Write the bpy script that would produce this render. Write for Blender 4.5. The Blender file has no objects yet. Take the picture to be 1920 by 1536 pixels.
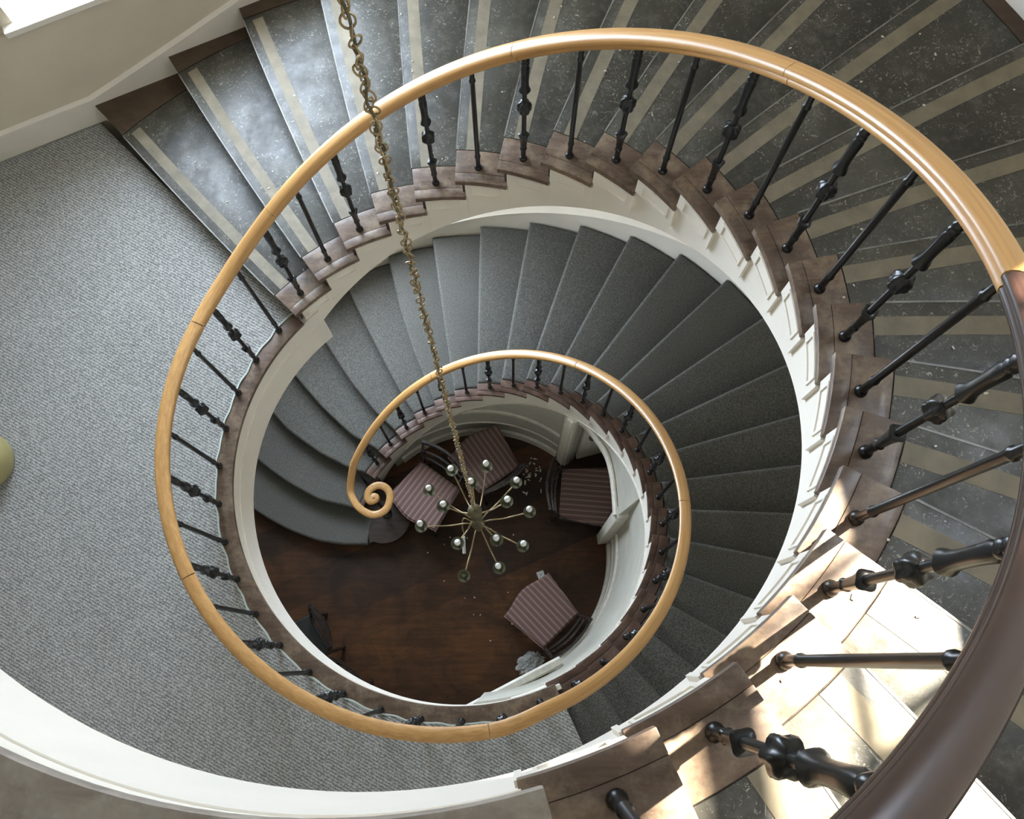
import bpy, bmesh, math, random
from mathutils import Vector, Matrix
random.seed(7)
PI = math.pi
scene = bpy.context.scene
COL = scene.collection

# ------------------------------------------------------------------ stair geometry
TH0, DK = 2.477263, 0.1674532            # upper flight: tread k sits at TH0 - k*DK
HK = 0.158168                            # riser of the upper flight
THL = TH0 + 15 * 0.1615118
TH1, DI = THL + 0.1571332, 0.1601727     # lower flight: tread i (down from landing)
HI = 0.1677446
RAILH = 0.8165
ZF = -26 * HI                            # hall floor
ZL2 = 23 * HK                            # upper landing
RW = 2.84                                # outer wall
WN = 2.007                               # direction of the straight wall's normal
def thk(k): return TH0 - k * DK
def thi(i): return TH1 + i * DI
def pol(r, t, z=0.0): return Vector((r * math.cos(t), r * math.sin(t), z))
def rwall(t):
    t = (t + PI) % (2 * PI) - PI
    return RW / math.cos(t - WN) if WN - .22 < t < WN + 1.0 else RW
def lerp_table(tab, x):
    if x <= tab[0][0]: return tab[0][1]
    for (a, b), (c, d) in zip(tab, tab[1:]):
        if x <= c: return b + (d - b) * (x - a) / (c - a)
    return tab[-1][1]
def nose_k(k, r): return thk(k - 0.5 + 0.13 * min(max(r - 1.3, -0.1), 1.6))
FL = {19: [(1.3, .47), (1.77, .60), (2.25, .56), (2.77, .44)],
      20: [(1.3, .457), (1.59, .56), (2.46, .52), (2.77, .48)],
      21: [(1.317, .503), (1.55, .68), (1.92, .70), (2.345, .593), (2.77, .5)],
      22: [(1.33, .59), (1.6, .85), (1.99, .80), (2.37, .67), (2.77, .52)],
      23: [(1.297, .65), (1.47, .87), (1.786, .95), (2.2, .84), (2.35, .72), (2.77, .42)],
      24: [(1.2, 1.15), (1.33, 1.286), (1.62, 1.38), (1.98, 1.165), (2.315, .90), (2.77, .52)],
      25: [(1.08, 1.80), (1.307, 1.91), (1.57, 1.83), (1.89, 1.53), (2.25, 1.12), (2.77, .52)]}
def nose_i(i, r):
    if i in FL: return thi(i + lerp_table(FL[i], r))
    return thi(i + 0.52 - 0.04 * (r - 1.3))

# ------------------------------------------------------------------ materials
def mat(name):
    m = bpy.data.materials.new(name); m.use_nodes = True
    nt = m.node_tree; b = nt.nodes['Principled BSDF']
    return m, nt, b
def N(nt, typ, **kw):
    n = nt.nodes.new(typ)
    for k, v in kw.items():
        if k.startswith('_'): setattr(n, k[1:], v)
        else: n.inputs[k].default_value = v
    return n
def coords(nt, scale=(1, 1, 1), rot=(0, 0, 0)):
    t = nt.nodes.new('ShaderNodeTexCoord'); mp = nt.nodes.new('ShaderNodeMapping')
    mp.inputs['Scale'].default_value = scale; mp.inputs['Rotation'].default_value = rot
    nt.links.new(t.outputs['Object'], mp.inputs['Vector']); return mp.outputs['Vector']
def ramp(nt, fac, stops):
    r = nt.nodes.new('ShaderNodeValToRGB'); e = r.color_ramp.elements
    while len(e) < len(stops): e.new(0.5)
    for el, (p, c) in zip(e, stops):
        el.position = p; el.color = (c[0], c[1], c[2], 1) if not isinstance(c, (int, float)) else (c, c, c, 1)
    nt.links.new(fac, r.inputs['Fac']); return r.outputs['Color']
def mix(nt, fac, a, b, mode='MIX'):
    m = nt.nodes.new('ShaderNodeMix'); m.data_type = 'RGBA'; m.blend_type = mode
    for s, v in (('Factor', fac), ('A', a), ('B', b)):
        sock = [i for i in m.inputs if i.name == s and (i.type == ('VALUE' if s == 'Factor' else 'RGBA'))][0]
        if isinstance(v, (int, float)): sock.default_value = v
        elif isinstance(v, tuple): sock.default_value = (*v, 1)
        else: nt.links.new(v, sock)
    return [o for o in m.outputs if o.type == 'RGBA'][0]
def noise(nt, vec, scale, detail=3, rough=0.55, dist=0.0):
    n = N(nt, 'ShaderNodeTexNoise', Scale=scale, Detail=detail, Roughness=rough, Distortion=dist)
    nt.links.new(vec, n.inputs['Vector']); return n.outputs['Fac']
def bump(nt, b, height, strength, dist=0.01):
    bp = N(nt, 'ShaderNodeBump', Strength=strength, Distance=dist)
    nt.links.new(height, bp.inputs['Height']); nt.links.new(bp.outputs['Normal'], b.inputs['Normal'])
def basic(name, col, rough=0.5, metal=0.0, var=0.12, scale=9, spec=0.5, coat=0.0):
    m, nt, b = mat(name)
    v = coords(nt); f = noise(nt, v, scale, 5, 0.6)
    lo = tuple(c * (1 - var) for c in col); hi = tuple(min(1, c * (1 + var)) for c in col)
    nt.links.new(ramp(nt, f, [(0.3, lo), (0.7, hi)]), b.inputs['Base Color'])
    b.inputs['Roughness'].default_value = rough; b.inputs['Metallic'].default_value = metal
    b.inputs['Specular IOR Level'].default_value = spec; b.inputs['Coat Weight'].default_value = coat
    return m

def carpet_mat(name, c1, c2, c3, rib, wave, sc):
    m, nt, b = mat(name)
    v = coords(nt)
    vs = coords(nt, (1, 1, 1), (0, 0, 0.50))
    f = noise(nt, v, sc, 2, 0.75)
    w = N(nt, 'ShaderNodeTexWave', Scale=wave, Distortion=1.6, Detail=2.0, _bands_direction='Y')
    w.inputs['Detail Scale'].default_value = 4.0
    nt.links.new(vs, w.inputs['Vector'])
    big = noise(nt, v, 2.2, 3)
    fm = N(nt, 'ShaderNodeMath', _operation='MULTIPLY_ADD'); fm.inputs[1].default_value = rib
    nt.links.new(w.outputs['Fac'], fm.inputs[0]); nt.links.new(f, fm.inputs[2])
    o = rib / 2
    col = ramp(nt, fm.outputs[0], [(0.37 + o, c1), (0.50 + o, c2), (0.64 + o, c3)])
    col = mix(nt, 0.3, col, ramp(nt, big, [(0.3, tuple(c * .80 for c in c2)), (0.7, tuple(c * 1.15 for c in c2))]))
    nt.links.new(col, b.inputs['Base Color']); b.inputs['Roughness'].default_value = 0.95
    b.inputs['Specular IOR Level'].default_value = 0.1
    bump(nt, b, fm.outputs[0], 0.4, 0.005); return m

def lino_mat():
    m, nt, b = mat('worn_lino')
    v = coords(nt); vw = coords(nt, (1, 1, 3))
    big = noise(nt, v, 2.2, 5, 0.6)
    base = ramp(nt, big, [(0.35, (.024, .022, .016)), (0.55, (.044, .041, .030)), (0.75, (.085, .080, .062))])
    fl = noise(nt, vw, 24, 3, 0.75, 3.4)
    fl2 = noise(nt, v, 80, 2, 0.6, 1.5)
    mask = noise(nt, v, 4.5, 4, 0.7)
    f1 = ramp(nt, fl, [(0.615, 0.0), (0.655, 1.0)])
    f2 = ramp(nt, fl2, [(0.66, 0.0), (0.70, 1.0)])
    mk = ramp(nt, mask, [(0.40, 0.0), (0.60, 1.0)])
    ad = mix(nt, 1.0, f1, f2, 'ADD'); fm = mix(nt, 1.0, ad, mk, 'MULTIPLY')
    col = mix(nt, fm, base, (.42, .40, .33))
    scuff = ramp(nt, noise(nt, v, 13, 6, 0.75), [(0.5, 0.0), (0.72, 0.45)])
    col = mix(nt, scuff, col, (.16, .155, .13))
    nt.links.new(col, b.inputs['Base Color'])
    rr = ramp(nt, noise(nt, v, 8, 4, 0.7), [(0.3, .32), (0.7, .56)])
    nt.links.new(rr, b.inputs['Roughness']); b.inputs['Specular IOR Level'].default_value = 0.55
    bump(nt, b, noise(nt, v, 30, 4), 0.12, 0.01); return m

def wood_mat(name, dark, light, rough=0.35, scale=(3, 30, 30), coat=0.2, spec=0.5, rot=(0, 0, 0.4), wear=None):
    m, nt, b = mat(name)
    v = coords(nt, scale, rot); f = noise(nt, v, 1.6, 6, 0.62, 0.6)
    col = ramp(nt, f, [(0.3, dark), (0.7, light)])
    if wear:
        w = ramp(nt, noise(nt, coords(nt), 7, 5, 0.75), [(0.46, 0.0), (0.68, 0.85)])
        col = mix(nt, w, col, wear)
    nt.links.new(col, b.inputs['Base Color'])
    nt.links.new(ramp(nt, noise(nt, coords(nt), 12, 4), [(0.3, rough * .8), (0.7, rough * 1.25)]), b.inputs['Roughness'])
    b.inputs['Coat Weight'].default_value = coat; b.inputs['Specular IOR Level'].default_value = spec
    bump(nt, b, f, 0.06, 0.005); return m

def floor_mat():
    m, nt, b = mat('hall_boards')
    v = coords(nt, (1, 1, 1), (0, 0, -0.42))
    br = N(nt, 'ShaderNodeTexBrick', Scale=1.0)
    br.inputs['Brick Width'].default_value = 2.6; br.inputs['Row Height'].default_value = 0.27
    br.inputs['Mortar Size'].default_value = 0.0012; br.inputs['Bias'].default_value = 0.0
    br.inputs['Color1'].default_value = (.034, .014, .005, 1); br.inputs['Color2'].default_value = (.105, .042, .012, 1)
    br.inputs['Mortar'].default_value = (.02, .010, .005, 1)
    nt.links.new(v, br.inputs['Vector'])
    g = noise(nt, coords(nt, (2.0, 22, 1), (0, 0, -0.42)), 1.5, 6, 0.65)
    p = noise(nt, coords(nt), 2.6, 5, 0.65, .5)
    col = mix(nt, 0.75, br.outputs['Color'], ramp(nt, g, [(0.3, (.35, .35, .35)), (0.7, (1.1, 1.1, 1.1))]), 'MULTIPLY')
    col = mix(nt, 0.8, col, ramp(nt, p, [(0.35, (.30, .28, .26)), (0.62, (1.25, 1.2, 1.15))]), 'MULTIPLY')
    nt.links.new(col, b.inputs['Base Color']); b.inputs['Roughness'].default_value = 0.5
    b.inputs['Specular IOR Level'].default_value = 0.3; return m

def stripe_mat():
    m, nt, b = mat('striped_seat_fabric')
    t = nt.nodes.new('ShaderNodeTexCoord'); sp = nt.nodes.new('ShaderNodeSeparateXYZ')
    nt.links.new(t.outputs['Object'], sp.inputs[0])
    mu = N(nt, 'ShaderNodeMath', _operation='MULTIPLY'); mu.inputs[1].default_value = 20.5
    nt.links.new(sp.outputs['X'], mu.inputs[0])
    ad = N(nt, 'ShaderNodeMath', _operation='ADD'); ad.inputs[1].default_value = 50.0
    nt.links.new(mu.outputs[0], ad.inputs[0])
    fr = N(nt, 'ShaderNodeMath', _operation='FRACT'); nt.links.new(ad.outputs[0], fr.inputs[0])
    r = nt.nodes.new('ShaderNodeValToRGB'); r.color_ramp.interpolation = 'CONSTANT'
    st = [(0, (.25, .155, .13)), (.34, (.055, .027, .023)), (.46, (.20, .115, .10)), (.62, (.036, .018, .016)),
          (.72, (.30, .20, .175)), (.78, (.06, .03, .026)), (.86, (.20, .125, .108))]
    e = r.color_ramp.elements
    while len(e) < len(st): e.new(.5)
    for el, (p, c) in zip(e, st): el.position = p; el.color = (*c, 1)
    nt.links.new(fr.outputs[0], r.inputs['Fac'])
    nt.links.new(r.outputs['Color'], b.inputs['Base Color']); b.inputs['Roughness'].default_value = 0.8
    bump(nt, b, noise(nt, coords(nt), 260, 2), 0.2, 0.003); return m

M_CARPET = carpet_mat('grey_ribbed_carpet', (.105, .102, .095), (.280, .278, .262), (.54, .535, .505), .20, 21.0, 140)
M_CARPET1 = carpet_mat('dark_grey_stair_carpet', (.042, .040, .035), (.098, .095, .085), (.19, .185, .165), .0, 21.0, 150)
M_CEDGE = basic('carpet_binding', (.50, .56, .52), .9, var=.1, scale=60)
M_LINO = lino_mat()
M_STRIP = basic('beige_grip_strip', (.185, .158, .108), .62, var=.22, scale=14)
M_NOSE = basic('worn_nosing', (.19, .185, .165), .4, var=.5, scale=10)
M_BLOCK = wood_mat('dark_tread_wood', (.064, .039, .026), (.150, .096, .063), .45, (4, 22, 22), .05, .45, (0, 0, .4), (.26, .195, .13))
M_BLOCK1 = wood_mat('red_tread_wood', (.050, .024, .015), (.105, .052, .033), .4, (4, 22, 22), .15, .5, (0, 0, .4), (.17, .11, .085))
M_BOARD2 = wood_mat('worn_boards_lit_tone', (.17, .135, .105), (.28, .235, .19), .5, (4, 14, 14), 0, .4, (0, 0, .4), (.36, .32, .26))  # worn brown boards; the bright light on them is put into this paler colour
M_BORDER = wood_mat('brown_border_paint', (.055, .034, .020), (.085, .056, .034), .55, (6, 12, 12), 0, .35)
M_RISER = wood_mat('riser_wood', (.030, .020, .015), (.060, .042, .032), .5, (5, 20, 20), 0, .35)
M_WHITE = basic('white_gloss_paint', (.80, .745, .65), .38, var=.04, scale=4)
M_WALL = basic('cream_wall_paint', (.66, .585, .465), .7, var=.05, scale=2.5, spec=.3)
M_DRUM = basic('hall_wall_paint', (.43, .41, .345), .6, var=.10, scale=5, spec=.35)
M_TRIM = basic('aged_cream_trim', (.66, .62, .53), .5, var=.14, scale=22)
def rail_mat(name, dark, light, rough, coat):
    m, nt, b = mat(name)
    t = nt.nodes.new('ShaderNodeTexCoord'); sp = nt.nodes.new('ShaderNodeSeparateXYZ'); nt.links.new(t.outputs['Object'], sp.inputs[0])
    at = N(nt, 'ShaderNodeMath', _operation='ARCTAN2'); nt.links.new(sp.outputs['Y'], at.inputs[0]); nt.links.new(sp.outputs['X'], at.inputs[1])
    ln = N(nt, 'ShaderNodeVectorMath', _operation='LENGTH'); cb0 = nt.nodes.new('ShaderNodeCombineXYZ')
    nt.links.new(sp.outputs['X'], cb0.inputs[0]); nt.links.new(sp.outputs['Y'], cb0.inputs[1]); nt.links.new(cb0.outputs[0], ln.inputs[0])
    sl = N(nt, 'ShaderNodeMath', _operation='MULTIPLY_ADD'); sl.inputs[1].default_value = .945
    nt.links.new(at.outputs[0], sl.inputs[0]); nt.links.new(sp.outputs['Z'], sl.inputs[2])
    cb = nt.nodes.new('ShaderNodeCombineXYZ')
    for src, k, d in ((at.outputs[0], 2.2, 0), (ln.outputs['Value'], 95.0, 1), (sl.outputs[0], 30.0, 2)):
        mu = N(nt, 'ShaderNodeMath', _operation='MULTIPLY'); mu.inputs[1].default_value = k
        nt.links.new(src, mu.inputs[0]); nt.links.new(mu.outputs[0], cb.inputs[d])
    f = noise(nt, cb.outputs[0], 1.0, 5, .6, .3)
    nt.links.new(ramp(nt, f, [(.3, dark), (.7, light)]), b.inputs['Base Color'])
    b.inputs['Roughness'].default_value = rough; b.inputs['Coat Weight'].default_value = coat; b.inputs['Coat Roughness'].default_value = .25
    bump(nt, b, f, .04, .003); return m
M_OAK = rail_mat('honey_oak', (.43, .215, .068), (.60, .345, .125), .40, .2)
M_MAHOG = rail_mat('dark_mahogany', (.020, .010, .008), (.052, .025, .019), .25, .5)
M_IRON = basic('black_iron', (.006, .006, .006), .33, var=.2, scale=20, spec=.5)
M_BRASS = basic('aged_brass', (.33, .245, .13), .5, .6, var=.25, scale=24)
M_BRASSD = basic('dull_brass', (.13, .11, .06), .55, .5, var=.3, scale=18)
M_BULB = basic('bulb_glass', (.85, .84, .80), .12, var=.02, scale=5)
M_CUP = basic('dusty_drip_cup', (.105, .10, .055), .5, .3, var=.3, scale=30)
M_DARKW = wood_mat('chair_dark_wood', (.006, .004, .004), (.020, .010, .008), .25, (5, 20, 20), .4, .5, (0, 0, 0))
M_SEAT = stripe_mat()
M_FLOOR = floor_mat()
M_PLASTIC = basic('grey_plastic_film', (.35, .35, .33), .3, var=.35, scale=14)
M_CARD = basic('white_card', (.62, .61, .58), .6, var=.05)
M_GOLD = basic('olive_gold', (.36, .31, .13), .38, var=.06, scale=4, spec=.5)
M_TAN = basic('tan_fabric', (.20, .135, .07), .85, var=.12, scale=40)
M_BLACKS = basic('black_leather', (.012, .012, .012), .45, var=.2)
M_CHIP = basic('plaster_chip', (.62, .58, .48), .8, var=.15, scale=60)
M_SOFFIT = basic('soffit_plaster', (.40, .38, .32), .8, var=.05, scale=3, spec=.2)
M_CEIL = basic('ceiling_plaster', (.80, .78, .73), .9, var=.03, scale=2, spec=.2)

# ------------------------------------------------------------------ helpers
def tag(o, label=None, cat=None, group=None, kind=None):
    for k, v in (('label', label), ('category', cat), ('group', group), ('kind', kind)):
        if v: o[k] = v
    return o
def link_obj(name, me, parent=None):
    o = bpy.data.objects.new(name, me); COL.objects.link(o)
    if parent is not None: o.parent = parent
    return o
def finish(bm, name, material, parent=None, smooth=30, bevel=0):
    if bevel:
        bmesh.ops.recalc_face_normals(bm, faces=bm.faces); bm.normal_update()
        bmesh.ops.bevel(bm, geom=[e for e in bm.edges if len(e.link_faces) == 2 and e.calc_face_angle(0) > 0.6],
                        offset=bevel, segments=2, affect='EDGES', profile=.6)
    bmesh.ops.recalc_face_normals(bm, faces=bm.faces)
    me = bpy.data.meshes.new(name); bm.to_mesh(me); bm.free()
    mats = material if isinstance(material, (list, tuple)) else [material]
    for m in mats: me.materials.append(m)
    if smooth:
        for p in me.polygons: p.use_smooth = p.area < .0015 or len(p.vertices) < 5
        me.set_sharp_from_angle(angle=math.radians(smooth))
    # place the object's origin under the world coordinates already used (parents here sit at the origin)
    return link_obj(name, me, parent)
def empty(name, loc=(0, 0, 0), rz=0.0):
    o = bpy.data.objects.new(name, None); COL.objects.link(o)
    o.location = loc; o.rotation_euler = (0, 0, rz); o.empty_display_size = .1; return o
def prism(bm, pts, z0, z1, mi=0):
    """closed polygon pts (x,y) extruded z0..z1 (z may be callables of the point index)"""
    lo = [bm.verts.new((p[0], p[1], z0)) for p in pts]; hi = [bm.verts.new((p[0], p[1], z1)) for p in pts]
    n = len(pts)
    fs = [bm.faces.new(hi), bm.faces.new(lo[::-1])]
    for a in range(n): fs.append(bm.faces.new((lo[a], lo[(a + 1) % n], hi[(a + 1) % n], hi[a])))
    for f in fs: f.material_index = mi
    return fs
def box(bm, x0, x1, y0, y1, z0, z1): return prism(bm, [(x0, y0), (x1, y0), (x1, y1), (x0, y1)], z0, z1)
def sweep(bm, pts, profile, ups=None, closed=False, cap=True):
    """profile points (side, up) swept along pts; side lies in the horizontal plane"""
    rings = []; n = len(pts)
    for a in range(n):
        if closed: t = pts[(a + 1) % n] - pts[a - 1]
        else: t = pts[min(a + 1, n - 1)] - pts[max(a - 1, 0)]
        t.normalize(); up = ups[a] if ups else Vector((0, 0, 1))
        side = t.cross(up); side.normalize(); u = side.cross(t)
        rings.append([bm.verts.new(pts[a] + side * s + u * v) for s, v in profile])
    m = len(profile)
    for a in range(n if closed else n - 1):
        A, B = rings[a], rings[(a + 1) % n]
        for j in range(m): bm.faces.new((A[j], A[(j + 1) % m], B[(j + 1) % m], B[j]))
    if cap and not closed:
        bm.faces.new(rings[0]); bm.faces.new(rings[-1][::-1])
def tube(bm, pts, radii, seg=8, cap=True):
    rings = []; n = len(pts); ref = None
    for a in range(n):
        t = (pts[min(a + 1, n - 1)] - pts[max(a - 1, 0)]).normalized()
        if ref is None: ref = Vector((1, 0, 0)) if abs(t.x) < .8 else Vector((0, 1, 0))
        s = t.cross(ref).normalized(); ref = s.cross(t).normalized()
        r = radii[a] if isinstance(radii, (list, tuple)) else radii
        rings.append([bm.verts.new(pts[a] + (s * math.cos(2 * PI * j / seg) + ref * math.sin(2 * PI * j / seg)) * r) for j in range(seg)])
    for A, B in zip(rings, rings[1:]):
        for j in range(seg): bm.faces.new((A[j], A[(j + 1) % seg], B[(j + 1) % seg], B[j]))
    if cap: bm.faces.new(rings[0][::-1]); bm.faces.new(rings[-1])
def lathe(bm, prof, c=(0, 0, 0), seg=16, lobes=0, amp=0.0):
    """prof: list of (r, z)"""
    rings = []
    for r, z in prof:
        ring = []
        for j in range(seg):
            a = 2 * PI * j / seg; rr = r * (1 + amp * math.cos(lobes * a)) if lobes else r
            ring.append(bm.verts.new((c[0] + rr * math.cos(a), c[1] + rr * math.sin(a), c[2] + z)))
        rings.append(ring)
    for A, B in zip(rings, rings[1:]):
        for j in range(seg): bm.faces.new((A[j], A[(j + 1) % seg], B[(j + 1) % seg], B[j]))
    bm.faces.new(rings[0][::-1]); bm.faces.new(rings[-1])
def torus(bm, c, R, r, rot=None, seg=12, ps=5, stretch=1.0):
    rings = []
    for a in range(seg):
        t = 2 * PI * a / seg; ring = []
        for j in range(ps):
            p = 2 * PI * j / ps
            v = Vector(((R + r * math.cos(p)) * math.cos(t), (R + r * math.cos(p)) * math.sin(t) * stretch, r * math.sin(p)))
            if rot is not None: v = rot @ v
            ring.append(bm.verts.new(Vector(c) + v))
        rings.append(ring)
    for a in range(seg):
        A, B = rings[a], rings[(a + 1) % seg]
        for j in range(ps): bm.faces.new((A[j], A[(j + 1) % ps], B[(j + 1) % ps], B[j]))
def frange(a, b, n): return [a + (b - a) * j / n for j in range(n + 1)]
def sector(bm, r0, r1, ta, tb, z0, z1, nr=8, nt=6):
    """solid between angles ta(r) .. tb(r) (callables or numbers); r1 may be a callable of the angle"""
    fa = ta if callable(ta) else (lambda r: ta); fb = tb if callable(tb) else (lambda r: tb)
    R1 = r1 if callable(r1) else (lambda t: r1)
    pts = []
    ea = R1(fa(2.8)); eb = R1(fb(2.8))
    for r in frange(r0, ea, nr): pts.append(pol(r, fa(r)))
    for t in frange(fa(ea), fb(eb), nt)[1:-1]: pts.append(pol(R1(t), t))
    for r in frange(eb, r0, nr): pts.append(pol(r, fb(r)))
    for t in frange(fb(r0), fa(r0), nt)[1:-1]: pts.append(pol(r0, t))
    return prism(bm, pts, z0, z1)
def arcwall(bm, r0, r1, ts, zlo, zhi):
    """curved wall of thickness r0..r1 over the angle list ts, zlo/zhi callables of angle"""
    L = [(bm.verts.new(pol(r0, t, zlo(t))), bm.verts.new(pol(r0, t, zhi(t))), bm.verts.new(pol(r1, t, zhi(t))), bm.verts.new(pol(r1, t, zlo(t)))) for t in ts]
    for A, B in zip(L, L[1:]):
        for j in range(4): bm.faces.new((A[j], A[(j + 1) % 4], B[(j + 1) % 4], B[j]))
    bm.faces.new(L[0]); bm.faces.new(L[-1][::-1])

# ------------------------------------------------------------------ upper flight (worn lino treads)
R_IN, R_SEAM, R_LINO = 1.222, 1.390, 2.748
def off(fn, d):                       # shift a nose line by d metres along the arc (clockwise = uphill)
    return lambda r: fn(r) - d / max(r, .6)
up = tag(empty('staircase', (0, 0, 0)), 'upper curved flight of dark worn lino treads with beige grip strips and white painted side', 'staircase')
for k in range(1, 23):
    z = k * HK; nz = lambda r, k=k: nose_k(k, r); nx = lambda r, k=k: nose_k(k + 1, r)
    bm = bmesh.new()
    sector(bm, R_SEAM, lambda t: R_LINO, nz, off(nx, .045), z - .036, z - .004, 8, 3)
    sector(bm, 1.25, lambda t: rwall(t) - .004, off(nz, .03), off(nz, .05), z - HK + .0005, z - .036, 6, 2)
    st = finish(bm, 'step', M_RISER, up, 30)
    bm = bmesh.new(); sector(bm, R_SEAM + .001, R_LINO - .001, off(nz, -.002), off(nx, .03), z - .016, z, 10, 3)
    finish(bm, 'lino', M_LINO, st, 30, .004)
    bm = bmesh.new(); sector(bm, R_SEAM + .002, R_LINO - .03, off(nz, .046), off(nz, .106), z - .003, z + .0012, 10, 2)
    finish(bm, 'grip_strip', M_STRIP, st, 30)
    bm = bmesh.new(); sector(bm, R_SEAM + .003, R_LINO - .006, off(nz, -.0045), off(nz, .0015), z - .018, z + .0012, 10, 2)
    finish(bm, 'nosing_edge', M_NOSE, st, 30)
    # dark wooden tread end with mitred return nosing
    bm = bmesh.new()
    sector(bm, R_IN + .048, R_SEAM - .0015, nz, off(nx, .05), z - .036, z + .001, 4, 5)
    sector(bm, R_IN, R_IN + .0474, nz, (lambda r, k=k: nose_k(k + 1, r) - .044 / 1.25), z - .036, z + .001, 2, 6)
    finish(bm, 'tread_end', M_BLOCK, st, 30, .003)
    # white bracket panel under the tread end
    bm = bmesh.new()
    ra, rb = nz(1.25) - .036, nx(1.25) - .034
    arcwall(bm, 1.229, 1.240, frange(ra, rb, 5), lambda t: z - HK + .004, lambda t: z - .037)
    fr = [(ra - .022, ra - .030), (rb + .030, rb + .022)]
    for a, b_ in fr: arcwall(bm, 1.224, 1.2292, frange(a, b_, 1), lambda t: z - HK + .02, lambda t: z - .055)
    for zz in (z - .058, z - HK + .022): arcwall(bm, 1.224, 1.2292, frange(ra - .022, rb + .022, 4), lambda t, zz=zz: zz - .005, lambda t, zz=zz: zz + .005)
    arcwall(bm, 1.226, 1.240, frange(rb - .005, rb + .006, 1), lambda t: z - HK - .03, lambda t: z - .037)
    finish(bm, 'bracket_panel', M_WHITE, st, 30)
    # brown painted border between lino and wall
    bm = bmesh.new()
    sector(bm, R_LINO + .0005, lambda t: rwall(t) - .004, nz, off(nx, .03), z - .036, z + .002, 3, 5)
    finish(bm, 'wall_border', M_BORDER, st, 30)
# string and soffit of the upper flight
def zsof_k(t): return ((TH0 - t) / DK - 2.42) * HK
bm = bmesh.new()
for k in range(1, 24):
    a, b_ = nose_k(k, 1.24) - .036, nose_k(k + 1, 1.24) - .036
    if k == 23: b_ = a - .01
    arcwall(bm, 1.240, 1.275, frange(a, b_, 5), zsof_k, lambda t, k=k: k * HK - .037)
finish(bm, 'string', M_WHITE, up, 30)
bm = bmesh.new()
ts = frange(nose_k(1, 1.3) + .02, nose_k(23, 1.3) - .05, 60)
rows = []
for t in ts:
    z = zsof_k(t) + .004
    rows.append([bm.verts.new(pol(1.241, t, z)), bm.verts.new(pol(rwall(t) - .01, t, z)), bm.verts.new(pol(rwall(t) - .01, t, z + .03)), bm.verts.new(pol(1.262, t, z + .03))])
for A, B in zip(rows, rows[1:]):
    for j in range(4): bm.faces.new((A[j], A[(j + 1) % 4], B[(j + 1) % 4], B[j]))
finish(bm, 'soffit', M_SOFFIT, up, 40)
# ------------------------------------------------------------------ lower flight (carpeted)
Q_IN, Q_SEAM, Q_OUT = 1.207, 1.312, 2.775
lo = tag(empty('staircase', (0, 0, 0)), 'lower curved flight of grey carpeted treads descending to the dark hall floor', 'staircase')
def offi(fn, d): return lambda r: fn(r) + (-d) / max(r, .6)
for i in range(1, 26):
    z = -i * HI; nz = lambda r, i=i: nose_i(i, r); nx = lambda r, i=i: nose_i(i - 1, r)     # uphill = decreasing angle
    r_in = Q_SEAM if i < 24 else (1.25 if i == 24 else 1.105)
    bm = bmesh.new()
    sector(bm, Q_IN + .02, Q_OUT - .01, offi(nz, .035), offi(nx, .05), z - .05, z - .014, 12, 3)
    st = finish(bm, 'step', M_RISER, lo, 30)
    bm = bmesh.new()
    sector(bm, r_in, Q_OUT, nz, offi(nx, .036), z - .062, z, 22, 4)
    bmesh.ops.recalc_face_normals(bm, faces=bm.faces); bm.normal_update()
    bmesh.ops.bevel(bm, geom=[e for e in bm.edges if len(e.link_faces) == 2 and e.calc_face_angle(0) > 1.0 and e.verts[0].co.z > z - .001 and e.verts[1].co.z > z - .001], offset=.027, segments=5, affect='EDGES', profile=.5)
    sector(bm, r_in, Q_OUT, offi(nz, .03), offi(nz, .042), z - HI, z - .032, 22, 2)
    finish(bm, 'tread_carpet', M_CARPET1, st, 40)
    if i < 25:
        bm = bmesh.new()
        sector(bm, Q_IN + .04, r_in - .002, nz, offi(nx, .05), z - .04, z - .004, 3, 4)
        sector(bm, Q_IN, Q_IN + .0385, nz, (lambda r, i=i: nose_i(i - 1, r) - .04 / 1.2), z - .04, z - .004, 2, 5)
        finish(bm, 'tread_end', M_BLOCK1, st, 30, .004)
    if i < 20:
        bm = bmesh.new()
        ra, rb = nz(1.22) - .034, nx(1.22) - .032
        arcwall(bm, 1.2125, 1.223, frange(ra, rb, 4), lambda t: z - HI + .003, lambda t: z - .041)
        arcwall(bm, 1.2105, 1.223, frange(rb - .004, rb + .006, 1), lambda t: z - HI - .02, lambda t: z - .041)
        finish(bm, 'bracket_panel', M_WHITE, st, 30)
# curtail end of the first step, round and dark
bm = bmesh.new()
cz = -25 * HI
pts = []
cx, cy = -.955, .345
for a in frange(-1.95, 1.3, 18): pts.append((cx + .255 * math.cos(a), cy + .255 * math.sin(a)))
pts += [(-1.02, .72), (-1.16, .60), (-1.112, .30), (-1.085, .088)]
prism(bm, pts, cz - .035, cz - .002)
prism(bm, [(cx + (x - cx) * .9, cy + (y - cy) * .9) for x, y in pts], ZF + .001, cz - .036)
finish(bm, 'curtail_block', M_RISER, lo, 30, .006)
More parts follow.
